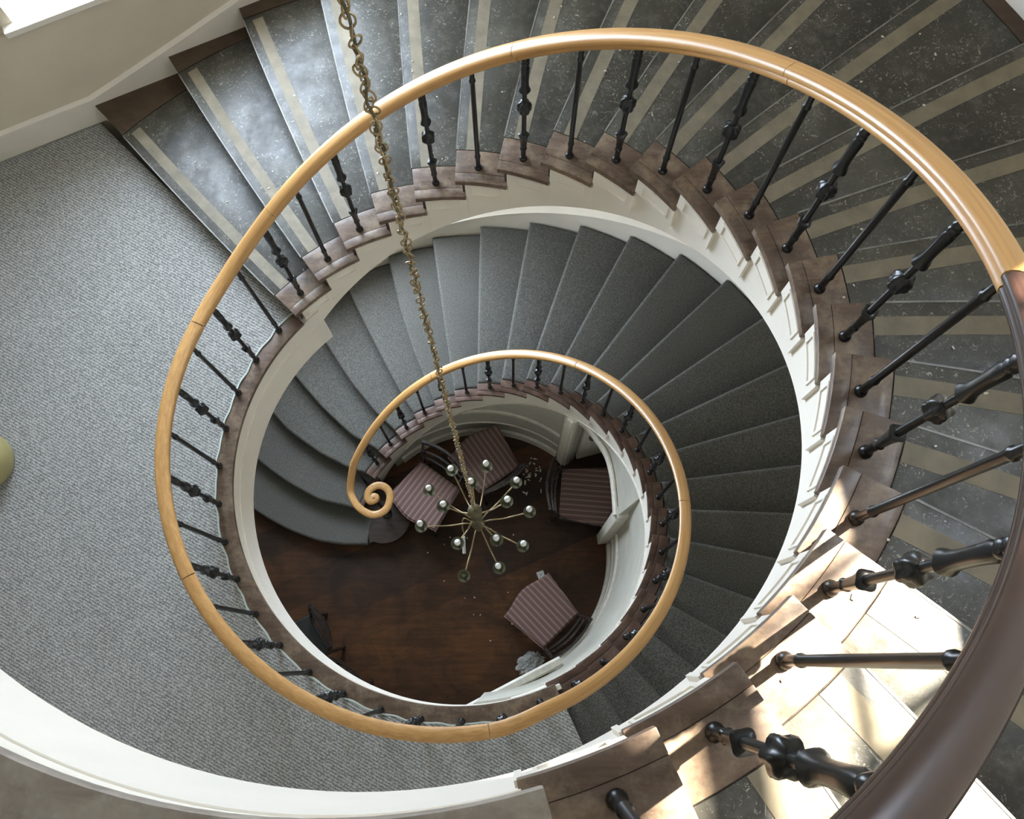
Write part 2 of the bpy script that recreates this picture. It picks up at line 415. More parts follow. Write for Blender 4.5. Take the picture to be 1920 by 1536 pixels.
# string of the lower flight
def zsof_i(t): return -((t - TH1) / DI + 2.35) * HI
bm = bmesh.new()
for i in range(0, 24):
    a, b_ = nose_i(i, 1.22) - .034, nose_i(i - 1, 1.22) - .034
    arcwall(bm, 1.222, 1.25, frange(a, b_, 4), lambda t: max(zsof_i(t), ZF + .001), lambda t, i=i: max(-i * HI - .04, zsof_i(t) + .01, ZF + .02))
finish(bm, 'string', M_WHITE, lo, 30)
bm = bmesh.new()
sweep(bm, [pol(1.2205, t, zsof_i(t) + .012) for t in frange(thi(.2), thi(21.5), 60)], [(-.005, -.010), (.005, -.010), (.005, .010), (-.005, .010)])
finish(bm, 'string_bead', M_TRIM, lo, 40)
bm = bmesh.new()                                                  # plaster underside
rows = []
for t in frange(thi(.3), thi(21), 50):
    z = zsof_i(t) + .004
    rows.append([bm.verts.new(pol(1.252, t, z)), bm.verts.new(pol(2.76, t, z)), bm.verts.new(pol(2.76, t, z + .03)), bm.verts.new(pol(1.252, t, z + .03))])
for A, B in zip(rows, rows[1:]):
    for j in range(4): bm.faces.new((A[j], A[(j + 1) % 4], B[(j + 1) % 4], B[j]))
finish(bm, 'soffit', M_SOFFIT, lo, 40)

# ------------------------------------------------------------------ landings
XW, YS = -4.3, -2.84
def S(o): return tag(o, kind='structure')
def wall_poly(t0, t1, n=40):
    out = []
    for t in frange(t0, t1, n):
        r = rwall(t); c, s = math.cos(t), math.sin(t)
        tt = (t + PI) % (2 * PI) - PI
        if tt > WN or tt < -PI / 2 - .0:                        # west side: straight walls
            r = rwall(t) if tt > WN and tt < WN + .905 else 9
            if c < -1e-6: r = min(r, XW / c)
            if s < -1e-6: r = min(r, YS / s)
        out.append((r * c, r * s))
    return out
TA, TB = nose_k(1, 1.3) - .03 / 1.3, nose_i(0, 1.3)
def landing(z, thick, t0, t1, rin, name):
    bm = bmesh.new()
    outer = wall_poly(t0, t1, 60); inner = [tuple(pol(rin, t)[:2]) for t in frange(t0, t1, 60)]
    prism(bm, outer + inner[::-1], z - thick, z - .008)
    return S(finish(bm, name, M_SOFFIT, None, 30))
landing(0, .40, TA, TB, 1.262, 'landing_floor')
bm = bmesh.new()
sector(bm, 1.2245, 1.34, TA + .01, TB, -.038, -.002, 2, 80)
tag(finish(bm, 'landing_edge_board', M_BLOCK, None, 30, .005), 'curved dark brown wooden edge board between the landing carpet and the open well', 'edge board')
bm = bmesh.new()                                                  # apron facing the well
TE = thk(1.14)
arcwall(bm, 1.238, 1.262, frange(TE, TB + .02, 60), lambda t: -.50, lambda t: -.039)
S(finish(bm, 'trim_1', M_WHITE, None, 30))
bm = bmesh.new()
sweep(bm, [pol(1.2365, t, -.205) for t in frange(TE + .005, TB, 60)], [(-.004, -.006), (.004, -.006), (.004, .006), (-.004, .006)])
sweep(bm, [pol(1.2355, t, -.048) for t in frange(TE + .005, TB, 60)], [(-.006, -.009), (.006, -.009), (.006, .009), (-.006, .009)])
S(finish(bm, 'trim_2', M_WHITE, None, 40))
# landing carpet with a wavy bound edge
def wav(t): return 1.313 + .0035 * math.sin(t * 39) + .002 * math.sin(t * 71 + 1)
bm = bmesh.new()
outer = [(x * .991, y * .991) for x, y in wall_poly(TA + .002, TB - .002, 60)]
ts = frange(TA + .002, TB - .002, 260)
inner = [tuple(pol(wav(t), t)[:2]) for t in ts]
prism(bm, outer + inner[::-1], -.006, .004)
sector(bm, 1.315, 2.5, lambda t: TB - .004, lambda t: TB + .002, -HI + .002, .0035, 4, 2)
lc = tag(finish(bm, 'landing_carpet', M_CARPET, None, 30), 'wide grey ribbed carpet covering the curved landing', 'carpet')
bm = bmesh.new()
sweep(bm, [pol(wav(t) - .001, t, .003) for t in ts], [(-.004, -.005), (.004, -.005), (.004, .004), (-.004, .004)])
finish(bm, 'bound_edge', M_CEDGE, lc, 40)
# upper landing
T23 = nose_k(23, 1.3) - .03
T2E = thk(38)
landing(ZL2, .42, T2E, T23, 1.262, 'upper_landing_floor')
bm = bmesh.new(); sector(bm, 1.2245, 1.55, T2E, nose_k(23, 1.3), ZL2 - .038, ZL2 + .001, 2, 60)
sector(bm, 1.551, 2.83, T2E, nose_k(23, 1.3), ZL2 - .03, ZL2 - .002, 2, 40)
tag(finish(bm, 'landing_edge_board', M_BOARD2, None, 30, .005), 'worn brown boards of the upper landing at the bottom left corner', 'edge board')
bm = bmesh.new(); arcwall(bm, 1.238, 1.262, frange(T2E, T23, 60), lambda t: ZL2 - .44, lambda t: ZL2 - .038)
S(finish(bm, 'trim_3', M_WHITE, None, 30))
bm = bmesh.new()
sweep(bm, [pol(1.2355, t, ZL2 - .046) for t in frange(T2E, T23, 60)], [(-.007, -.008), (.007, -.008), (.007, .008), (-.007, .008)])
sweep(bm, [pol(1.2365, t, ZL2 - .13) for t in frange(T2E, T23, 60)], [(-.003, -.004), (.003, -.004), (.003, .004), (-.003, .004)])
S(finish(bm, 'trim_4', M_WHITE, None, 40))

# ------------------------------------------------------------------ banister: rail sections + balusters
ban = tag(empty('banister', (0, 0, 0)), 'long spiral banister with pale oak handrail, black iron balusters and a scroll at the bottom', 'banister')
RC = RAILH + .030
def rail_pt(k):
    """k runs up: 1..23 upper flight, 0..-16 landing, below -16 lower flight"""
    if k >= 0:
        return pol(1.302 - .012 * min(k / 3, 1), thk(k), RC + min(k, 23.2) * HK + lerp_table([(13, 0), (16, .028), (18, .036), (21, .062), (23, .062)], k))
    if k >= -15:
        return pol(1.302, TH0 - k * .1615118, RC)
    i = -15 - k - .981
    return pol(1.279 if i > 0 else 1.302 - .023 * (i + .981) / .981, thi(i), RC - max(i, 0) * HI)
path = []
volute = [(-.922, .380, 0), (-.942, .362, 0), (-.968, .363, 0), (-.987, .400, 0), (-.974, .452, 0), (-.920, .494, 0), (-.860, .494, 0), (-.808, .456, 0), (-.788, .391, 0),
          (-.810, .304, 0), (-.867, .252, 0), (-.947, .240, 0), (-1.036, .282, 0), (-1.102, .356, .0), (-1.140, .470, .01)]
ZV = -3.315
vol = [Vector((x, y, ZV + z)) for x, y, z in volute]
k0 = -15 - .981 - 23.9
helix = [rail_pt(k0 + j * .25) for j in range(int((36 - k0) / .25) + 1)]
for _ in range(24):                                              # ease kinks
    for a in range(1, len(helix) - 1):
        helix[a].z = (helix[a - 1].z + 2 * helix[a].z + helix[a + 1].z) / 4
def catmull(P, n=6):
    out = []
    for a in range(len(P) - 1):
        p0, p1, p2, p3 = P[max(a - 1, 0)], P[a], P[a + 1], P[min(a + 2, len(P) - 1)]
        for j in range(n):
            t = j / n
            out.append(.5 * ((2 * p1) + (p2 - p0) * t + (2 * p0 - 5 * p1 + 4 * p2 - p3) * t * t + (3 * p1 - p0 - 3 * p2 + p3) * t ** 3))
    out.append(P[-1].copy()); return out
volc = catmull(vol + helix[:3], 8)[:-16]
PROF = [(-.021, -.030), (.021, -.030), (.026, -.022), (.026, -.013), (.021, -.007), (.024, .000), (.0325, .005), (.0335, .012), (.031, .020), (.023, .026), (.010, .029),
        (-.010, .029), (-.023, .026), (-.031, .020), (-.0335, .012), (-.0325, .005), (-.024, .000), (-.021, -.007), (-.026, -.013), (-.026, -.022)]
def rail_section(pts, material, label=None):
    bm = bmesh.new(); sweep(bm, pts, PROF)
    o = finish(bm, 'rail_section', material, ban, 50)
    if label: o['label'] = label
    return o
def hk(k): return min(len(helix) - 1, max(0, (k - k0) / .25))
def helix_between(ka, kb):
    a, b_ = hk(ka), hk(kb); out = []
    def at(u):
        j = min(int(u), len(helix) - 2); return helix[j].lerp(helix[j + 1], u - j)
    out.append(at(a)); j = int(a) + 1
    while j < b_ - .05:
        out.append(helix[j].copy()); j += 1
    out.append(at(b_)); return out
joints = [k0, -15 - .981 - 19.2, -15 - .981 - 13.5, -15 - .981 - 7.0, -14.75, -7.3, -1.5, 1.35, 6.85, 11.6, 16.2, 22.5, 36]
g = .009
rail_section(volc + helix_between(k0, k0 + .05)[:1], M_OAK, 'spiral scroll end of the oak handrail')
for a, b_ in zip(joints, joints[1:]):
    pts = helix_between(a + g, b_ - g if b_ < 36 else b_)
    rail_section(catmull(pts, 2), M_MAHOG if a >= 16 else M_OAK, 'dark mahogany length of handrail' if a >= 16 else None)
bm = bmesh.new()                                                  # round eye of the scroll
lathe(bm, [(.030, -.030), (.044, -.016), (.048, .004), (.046, .018), (.034, .026), (.012, .029)], (-.930, .385, ZV), 24)
finish(bm, 'scroll_eye', M_OAK, ban, 50)
# balusters
HB = RAILH + .004
def mesh_from(fn, name, material):
    bm = bmesh.new(); fn(bm); o = finish(bm, name, material, None, 40)
    me = o.data; bpy.data.objects.remove(o); return me
def plain_shaft(bm):
    lathe(bm, [(0.0176, 0), (0.0194, .006), (0.0176, .014), (0.0114, .020), (0.0110, .10), (0.0145, .104), (0.0145, .112), (0.0110, .117), (0.0114, .40), (0.0110, .70), (0.0145, .705), (0.0145, .713), (0.0106, .718), (0.0106, HB)], seg=12)
def orn_shaft(bm):
    lathe(bm, [(0.0176, 0), (0.0194, .006), (0.0176, .014), (0.0114, .020), (0.0119, .08), (0.0106, .30), (0.0101, HB)], seg=12)
def orn_lower(bm):
    lathe(bm, [(0.0119, .085), (0.0150, .090), (0.0150, .098), (0.0119, .102), (0.0128, .115), (0.0145, .16), (0.0189, .196), (0.0233, .210), (0.0189, .214), (0.0110, .216)], seg=24, lobes=4, amp=.10)
def orn_knob(bm):
    lathe(bm, [(0.0110, .385), (0.0176, .390), (0.0264, .402), (0.0299, .416), (0.0264, .428), (0.0299, .436), (0.0264, .450), (0.0176, .460), (0.0110, .465)], seg=36, lobes=6, amp=.10)
def orn_upper(bm):
    lathe(bm, [(0.0110, .552), (0.0211, .546), (0.0242, .548), (0.0207, .562), (0.0167, .572), (0.0154, .61), (0.0163, .66), (0.0180, .70), (0.0132, .715), (0.0167, .722), (0.0167, .733), (0.0132, .738), (0.0163, .748), (0.0163, .757), (0.0123, .762), (0.0106, .79)], seg=24, lobes=4, amp=.06)
ME_P = mesh_from(plain_shaft, 'plain_baluster', M_IRON); ME_O = mesh_from(orn_shaft, 'ornate_baluster', M_IRON)
ME_OL = mesh_from(orn_lower, 'lower_leaf_cup', M_IRON); ME_OK = mesh_from(orn_knob, 'knob', M_IRON)
ME_OU = mesh_from(orn_upper, 'upper_leaf_cup', M_IRON)
def baluster(p, ornate, rz, kk=None):
    b = link_obj('baluster', ME_O if ornate else ME_P, ban); b.location = p; b.rotation_euler = (0, 0, rz)
    if kk is not None: b.scale.z = (helix[int(round(hk(kk)))].z - .026 - p.z) / HB
    if ornate:
        for nm, me in (('lower_leaf_cup', ME_OL), ('knob', ME_OK), ('upper_leaf_cup', ME_OU)): link_obj(nm, me, b)
for k in range(1, 24):
    baluster(pol(1.300, thk(k), k * HK), k % 2 == 1, random.random(), k)
for j in range(16):
    baluster(pol(1.2985, TH0 + j * .1615118, -.002), j % 2 == 1, random.random(), -j)
for i in range(0, 25):
    baluster(pol(1.279, thi(i), -i * HI - (.004 if i else .002)), i % 2 == 1, random.random(), -15 - .981 - i)
for k in range(24, 34):
    baluster(pol(1.300, thk(k), ZL2), k % 2 == 1, random.random())
bm = bmesh.new()                                                  # newel under the scroll
lathe(bm, [(.05, 0), (.05, .02), (.028, .035), (.020, .10), (.026, .13), (.018, .18), (.016, .55), (.024, .60), (.018, .66), (.018, ZV - cz - .03)], (-.93, .385, cz), 16)
finish(bm, 'newel', M_IRON, ban, 40)

# ------------------------------------------------------------------ hall: floor, round wall, doorway
bm = bmesh.new(); box(bm, XW - .2, 3.2, YS - .2, 3.4, ZF - .1, ZF)
S(finish(bm, 'floor', M_FLOOR, None, 0))
I_D0, I_D1 = 8.6, 12.75                                           # doorway under the lower flight
bm = bmesh.new()
arcwall(bm, 1.225, 1.325, frange(thi(1.05), thi(I_D0), 30), lambda t: ZF, lambda t: zsof_i(t) - .003)
arcwall(bm, 1.225, 1.325, frange(thi(I_D1), thi(22.3), 40), lambda t: ZF, lambda t: max(zsof_i(t) - .003, ZF + .02))
arcwall(bm, 1.225, 1.325, frange(thi(-1.7), thi(1.06), 20), lambda t: -2.1, lambda t: -.49 if t < thi(.2) else zsof_i(t))
S(finish(bm, 'wall_drum', M_DRUM, None, 30))
# lintel over the doorway, flatter than the round wall
ZH = -2.64
edge = [(.790, .956), (.900, .868), (1.000, .735), (1.067, .610), (1.100, .470), (1.112, .340), (1.118, .230), (1.120, .130)]
edge = catmull([Vector((x, y, ZH)) for x, y in edge], 4)
bm = bmesh.new()
A0 = None
for p in edge:
    t = math.atan2(p.y, p.x) + 2 * PI
    topz = zsof_i(t)
    rr = math.hypot(p.x, p.y)
    u = Vector((p.x / rr, p.y / rr, 0))
    ring = [bm.verts.new(p), bm.verts.new(p + u * .035 + Vector((0, 0, .16))), bm.verts.new(Vector((u.x * 1.218, u.y * 1.218, max(topz - .004, ZH + .3)))), bm.verts.new(Vector((u.x * 1.33, u.y * 1.33, max(topz - .004, ZH + .3)))), bm.verts.new(Vector((u.x * 1.33, u.y * 1.33, ZH)))]
    if A0:
        for j in range(5): bm.faces.new((A0[j], A0[(j + 1) % 5], ring[(j + 1) % 5], ring[j]))
    else: bm.faces.new(ring)
    A0 = ring
bm.faces.new(A0[::-1])
S(finish(bm, 'wall_lintel', M_DRUM, None, 40))
bm = bmesh.new()
sweep(bm, [p + Vector((0, 0, .05)) for p in edge], [(-.02, -.055), (.02, -.055), (.02, .03), (.006, .045), (-.006, .045), (-.02, .03)])
def jamb(i, r0, r1, w, zt):
    t = thi(i); c = pol(1, t); n = Vector((-c.y, c.x, 0))
    a, b_ = c * r0, c * r1
    prism(bm, [tuple((a - n * w)[:2]), tuple((b_ - n * w)[:2]), tuple((b_ + n * w)[:2]), tuple((a + n * w)[:2])], ZF, zt)
jamb(I_D0 - .15, 1.13, 1.40, .045, ZH + .10)
jamb(I_D1 + .35, 1.195, 1.42, .055, ZH + .10)
jamb(I_D1 + .35, 1.180, 1.20, .028, ZH + .06)
S(finish(bm, 'trim_5', M_TRIM, None, 40))
# opened door leaf beyond the left jamb
bm = bmesh.new()
t = thi(I_D1 - .05); c = pol(1, t); dd = Vector((math.cos(t - .55), math.sin(t - .55), 0)); nn = Vector((-dd.y, dd.x, 0))
def leaf(bm, a, b_, w0, w1, z0, z1):
    P = c * 1.34
    prism(bm, [tuple((P + dd * a + nn * w0)[:2]), tuple((P + dd * b_ + nn * w0)[:2]), tuple((P + dd * b_ + nn * w1)[:2]), tuple((P + dd * a + nn * w1)[:2])], z0, z1)
leaf(bm, 0, .76, -.02, .02, ZF + .01, ZH - .01)
for a, b_ in ((.10, .33), (.43, .66)):
    for z0, z1 in ((ZF + .2, ZF + .75), (ZF + .9, ZH - .15)):
        leaf(bm, a, b_, -.028, -.018, z0, z1)
d1 = S(finish(bm, 'door_1', M_WHITE, None, 30))
bm = bmesh.new()
P = c * 1.34 + dd * .07 - nn * .05
tube(bm, [P + Vector((0, 0, ZF + 1.0)), P + nn * .03 + Vector((0, 0, ZF + 1.0))], .012, 8)
lathe(bm, [(.01, -.022), (.024, -.014), (.028, 0), (.024, .014), (.01, .022)], (P.x, P.y, ZF + 1.0), 14)
finish(bm, 'door_handle', M_BRASSD, d1, 40)
# mouldings on the round wall
bm = bmesh.new()
for z, w, hgt in ((ZF + .90, .016, .02), (ZF + .86, .010, .012), (ZF + .46, .008, .012)):
    for ia, ib in ((I_D1 + .75, 21.6), (1.3, I_D0 - .5)):
        sweep(bm, [pol(1.222, t, z) for t in frange(thi(ia), thi(min(ib, -z / HI - 2.5)), 40)], [(-w, -hgt), (w, -hgt), (w, hgt * .3), (w * .4, hgt), (-w, hgt)])
S(finish(bm, 'trim_6', M_TRIM, None, 40))
bm = bmesh.new()
for ia, ib in ((I_D1 + .75, 21.9), (1.2, I_D0 - .5)):
    arcwall(bm, 1.205, 1.228, frange(thi(ia), thi(ib), 30), lambda t: ZF, lambda t: ZF + .17)
    arcwall(bm, 1.198, 1.228, frange(thi(ia), thi(ib), 30), lambda t: ZF + .17, lambda t: ZF + .195)
S(finish(bm, 'baseboard_drum', M_TRIM, None, 30))
bm = bmesh.new()                                                  # straight lintel at the end of the round wall
a, b_ = Vector((.640, -1.000, -2.05)), Vector((-.35, -1.50, -2.05))
sweep(bm, [a, b_], [(-.034, -.06), (.034, -.06), (.034, .03), (.02, .045), (-.02, .045), (-.034, .03)])
S(finish(bm, 'trim_7', M_TRIM, None, 40))

# ------------------------------------------------------------------ outer walls, windows, skirtings, ceiling
ZC = 6.9
nW = Vector((math.cos(WN), math.sin(WN), 0)); dW = Vector((-nW.y, nW.x, 0))       # dW points west along the straight wall
CW = nW * RW
sE, sWt = 0.0, 3.60                                               # straight wall from the tangent point west
WIN = [(-.58, 1.10, -2.75, -.62), (-.58, 1.12, .95, 3.05)]
bm = bmesh.new()
def slab(s0, s1, z0, z1):
    P = [CW + dW * s0, CW + dW * s1, CW + dW * s1 + nW * .3, CW + dW * s0 + nW * .3]
    prism(bm, [tuple(p[:2]) for p in P], z0, z1)
slab(-.66, min(WIN[0][0], WIN[1][0]), ZF, ZC); slab(WIN[1][1], sWt, ZF, ZC)
SA, SB = WIN[1][0], WIN[1][1]
zc = ZF
for s0, s1, z0, z1 in WIN:
    slab(SA, SB, zc, z0); zc = z1
    if s0 > SA: slab(SA, s0, z0, z1)
    if s1 < SB: slab(s1, SB, z0, z1)
slab(SA, SB, zc, ZC)
S(finish(bm, 'wall_north_west', M_WALL, None, 0))
bm = bmesh.new()
TW0, TW1, ZW0, ZWM, ZW1 = -.08, .29, 4.85, 6.04, 6.53             # sunny sash window on the curved wall
arcwall(bm, RW, RW + .25, frange(WN - .221, TW1, 70), lambda t: ZF, lambda t: ZC)
arcwall(bm, RW, RW + .25, frange(TW1, TW0, 14), lambda t: ZF, lambda t: ZW0)
arcwall(bm, RW, RW + .25, frange(TW1, TW0, 14), lambda t: ZW1, lambda t: ZC)
arcwall(bm, RW, RW + .25, frange(TW0, -PI / 2, 50), lambda t: ZF, lambda t: ZC)
S(finish(bm, 'wall_round', M_WALL, None, 30))
we = CW + dW * sWt
bm = bmesh.new(); box(bm, XW - .25, XW, YS - .25, 1.6, ZF, ZC); S(finish(bm, 'wall_west', M_WALL, None, 0))
bm = bmesh.new(); box(bm, XW, .02, YS - .25, YS, ZF, ZC); S(finish(bm, 'wall_south', M_WALL, None, 0))
for n, (s0, s1, z0, z1) in enumerate(WIN, 1):
    bm = bmesh.new()
    def bar(sa, sb, za, zb, d0, d1):
        P = [CW + dW * sa + nW * d0, CW + dW * sb + nW * d0, CW + dW * sb + nW * d1, CW + dW * sa + nW * d1]
        prism(bm, [tuple(p[:2]) for p in P], za, zb)
    for sa, sb in ((s0, s0 + .05), (s1 - .05, s1)): bar(sa, sb, z0, z1, .14, .20)
    zm = (z0 + z1) / 2
    for za, zb in ((z0, z0 + .06), (zm - .03, zm + .03), (z1 - .05, z1)): bar(s0 + .05, s1 - .05, za, zb, .14, .20)
    for q in (1 / 3, 2 / 3): bar(s0 + (s1 - s0) * q - .01, s0 + (s1 - s0) * q + .01, z0 + .06, z1 - .05, .16, .18)
    w = S(finish(bm, 'window_%d' % n, M_WHITE, None, 0))
    bm = bmesh.new(); bar(s0 - .06, s1 + .06, z0 - .045, z0 - .003, -.05, .14)
    finish(bm, 'window_sill', M_WHITE, w, 0, .006)
bm = bmesh.new()
def cbar(ta, tb, za, zb, d0=.10, d1=.15): arcwall(bm, RW + d0, RW + d1, frange(ta, tb, 8), lambda t: za, lambda t: zb)
cbar(TW0, TW0 + .016, ZW0, ZW1); cbar(TW1 - .016, TW1, ZW0, ZW1)
for za, zb in ((ZW0, ZW0 + .05), (ZWM - .055, ZWM + .055), (ZW1 - .03, ZW1)): cbar(TW0 + .016, TW1 - .016, za, zb)
for q in (1 / 3, 2 / 3):
    t = TW0 + (TW1 - TW0) * q; cbar(t - .004, t + .004, ZW0 + .05, ZW1 - .03, .11, .14)
cbar(TW0 + .016, TW1 - .016, 5.53, 5.55, .11, .14)
w = S(finish(bm, 'window_3', M_WHITE, None, 0))
bm = bmesh.new(); arcwall(bm, RW - .06, RW + .10, frange(TW0 - .02, TW1 + .02, 8), lambda t: ZW0 - .04, lambda t: ZW0 - .002)
finish(bm, 'window_sill', M_WHITE, w, 0)
bm = bmesh.new()
P0, P1 = CW + dW * (-.0), CW + dW * sWt
sweep(bm, [P1 + nW * -.012 + Vector((0, 0, .885)), CW + dW * -.6 + nW * -.012 + Vector((0, 0, .885))], [(-.013, -.02), (.013, -.02), (.013, .02), (-.013, .02)])
S(finish(bm, 'trim_8', M_WALL, None, 0))
# skirting: level on the landing, raking up the flights
def skirt(name, path, hgt_pts, inset):
    bm = bmesh.new(); rows = []
    for (x, y, z0, z1) in path:
        r = math.hypot(x, y); u = Vector((x / r, y / r, 0)); p = Vector((x, y, 0))
        q = p - u * inset
        rows.append([bm.verts.new((q.x, q.y, z0)), bm.verts.new((q.x, q.y, z1 - .04)), bm.verts.new((q.x - u.x * .008, q.y - u.y * .008, z1 - .03)), bm.verts.new((q.x - u.x * .008, q.y - u.y * .008, z1 - .012)), bm.verts.new((p.x, p.y, z1)), bm.verts.new((p.x, p.y, z0))])
    for A, B in zip(rows, rows[1:]):
        for j in range(6): bm.faces.new((A[j], A[(j + 1) % 6], B[(j + 1) % 6], B[j]))
    bm.faces.new(rows[0]); bm.faces.new(rows[-1][::-1])
    return S(finish(bm, name, M_WHITE, None, 30))
pts = []
for t in frange(WN + .72, thk(.70), 10):
    p = pol(rwall(t) - .001, t); pts.append((p.x, p.y, .003, .235))
for k in frange(.72, 22.9, 90):
    p = pol(rwall(thk(k)) - .001, thk(k)); pts.append((p.x, p.y, (k - .4) * HK - .06, (k + .78) * HK))
skirt('baseboard_upper_flight', pts, None, .018)
pts = []
for i in frange(.5, 25.5, 90):
    p = pol(RW - .001, thi(i)); pts.append((p.x, p.y, max(ZF, -(i + 1.6) * HI), -(i - 1.55) * HI))
skirt('baseboard_lower_flight', pts, None, .055)
# ceiling
bm = bmesh.new(); box(bm, XW - .3, 3.2, YS - .3, 3.6, ZC, ZC + .12)
S(finish(bm, 'ceiling', M_CEIL, None, 0))
SUNAZ, SUNEL = math.radians(34), math.radians(45)
sund = Vector((math.cos(SUNAZ) * math.cos(SUNEL), math.sin(SUNAZ) * math.cos(SUNEL), math.sin(SUNEL)))

# ------------------------------------------------------------------ chandelier
CX, CY = .030, .0
ch = tag(empty('chandelier', (0, 0, 0)), 'large two tier brass chandelier with candle bulbs hanging down the stairwell on a long chain', 'chandelier')
ZO, ZI = -2.02, -1.66
bm = bmesh.new()
lathe(bm, [(.012, -2.40), (.03, -2.37), (.036, -2.30), (.028, -2.24), (.046, -2.17), (.052, -2.10), (.040, -2.03), (.024, -1.98), (.020, -1.86), (.030, -1.80), (.044, -1.72),
           (.038, -1.66), (.022, -1.60), (.020, -1.53), (.048, -1.505), (.051, -1.49), (.044, -1.478), (.016, -1.47), (.012, -1.42)], (CX, CY, 0), 24)
finish(bm, 'body', M_BRASSD, ch, 45)
def bulb_mesh(bm): lathe(bm, [(.010, 0), (.011, .022), (.014, .03), (.0215, .05), (.0235, .068), (.019, .088), (.010, .102), (.003, .110)], seg=16)
def sleeve_mesh(bm): lathe(bm, [(.013, -.012), (.0145, 0), (.0125, .004), (.0125, .045)], seg=12)
def cup_mesh(bm): lathe(bm, [(.006, -.028), (.012, -.022), (.030, -.010), (.046, .004), (.047, .009), (.043, .008), (.028, -.004), (.010, -.012)], seg=24)
ME_B = mesh_from(bulb_mesh, 'bulb', M_BULB); ME_S = mesh_from(sleeve_mesh, 'candle_socket', M_BRASSD); ME_C = mesh_from(cup_mesh, 'drip_cup', M_CUP)
def arm(px, py, z, zroot, sag, bulb=True):
    c = Vector((CX, CY, 0)); e = Vector((px, py, z)); d = Vector((px - CX, py - CY, 0)); R = d.length; d.normalize()
    P = [c + d * .03 + Vector((0, 0, zroot)), c + d * (.25 * R) + Vector((0, 0, zroot + .035)), c + d * (.5 * R) + Vector((0, 0, zroot - sag * .2)), c + d * (.75 * R) + Vector((0, 0, z - sag)), c + d * (.93 * R) + Vector((0, 0, z - sag * .75)), e + Vector((0, 0, -.025))]
    bm = bmesh.new(); tube(bm, catmull(P, 5), .0055, 8)
    a = finish(bm, 'arm', M_BRASS, ch, 50)
    cu = link_obj('drip_cup', ME_C, a); cu.location = e
    so = link_obj('candle_socket', ME_S, a); so.location = e
    if bulb:
        b = link_obj('bulb', ME_B, a); b.location = e + Vector((0, 0, .040))
        b.rotation_euler = (random.uniform(-.12, .12), random.uniform(-.12, .12), 0)
OUTER = [(-.165, .388), (-.332, .234), (-.386, -.035), (-.065, -.399), (.193, -.341), (.366, -.181), (.418, .073), (.315, .294), (.094, .414)]
INNER = [(-.200, .061), (-.095, -.203), (.179, -.180), (.249, .092), (.002, .230)]
for n, (x, y) in enumerate(OUTER): arm(x, y, ZO, -2.10, .055, n != 3)
for x, y in INNER: arm(x, y, ZI, -1.74, .045)
# broken arm hanging from the body with its candle sleeve
bm = bmesh.new()
tube(bm, catmull([Vector((CX - .05, CY + .01, -2.08)), Vector((CX - .105, CY + .03, -2.06)), Vector((CX - .118, CY - .02, -2.14)), Vector((CX - .105, CY - .075, -2.26))], 5), .005, 8)
ba = finish(bm, 'arm', M_BRASS, ch, 50); ba['label'] = 'broken arm hanging down'
bm = bmesh.new()
tube(bm, [Vector((-.083, -.085, -2.255)), Vector((-.079, -.205, -2.30))], .0125, 12)
cs = finish(bm, 'candle_sleeve', M_CARD, ba, 40); cs['label'] = 'loose white candle sleeve'
# chain and supply cord up to the ceiling
bm = bmesh.new()
z = -1.43; n = 0
while z < 5.6:
    th = n * 1.27 + random.uniform(-.35, .35); tilt = random.uniform(-.22, .22)
    rot = Matrix.Rotation(th, 3, 'Z') @ Matrix.Rotation(PI / 2 + tilt, 3, 'X')
    torus(bm, (CX + random.uniform(-.003, .003), CY + random.uniform(-.003, .003), z), .0125, .0022, rot, 14, 5, 1.35)
    z += .0265; n += 1
finish(bm, 'chain', M_BRASS, ch, 60)
bm = bmesh.new()
tube(bm, [Vector((CX + .006 * math.sin(q * 9.1), CY + .006 * math.cos(q * 7.3), -1.45 + q * .06)) for q in range(0, 118)], .0032, 6)
finish(bm, 'supply_cord', M_BRASSD, ch, 60)
bm = bmesh.new()
tube(bm, [Vector((CX, CY, 5.58)), Vector((CX, CY, ZC - .02))], .008, 8); lathe(bm, [(.09, -.001), (.08, -.03), (.03, -.06), (.01, -.07)], (CX, CY, ZC), 20)
finish(bm, 'ceiling_hook', M_BRASSD, ch, 50)

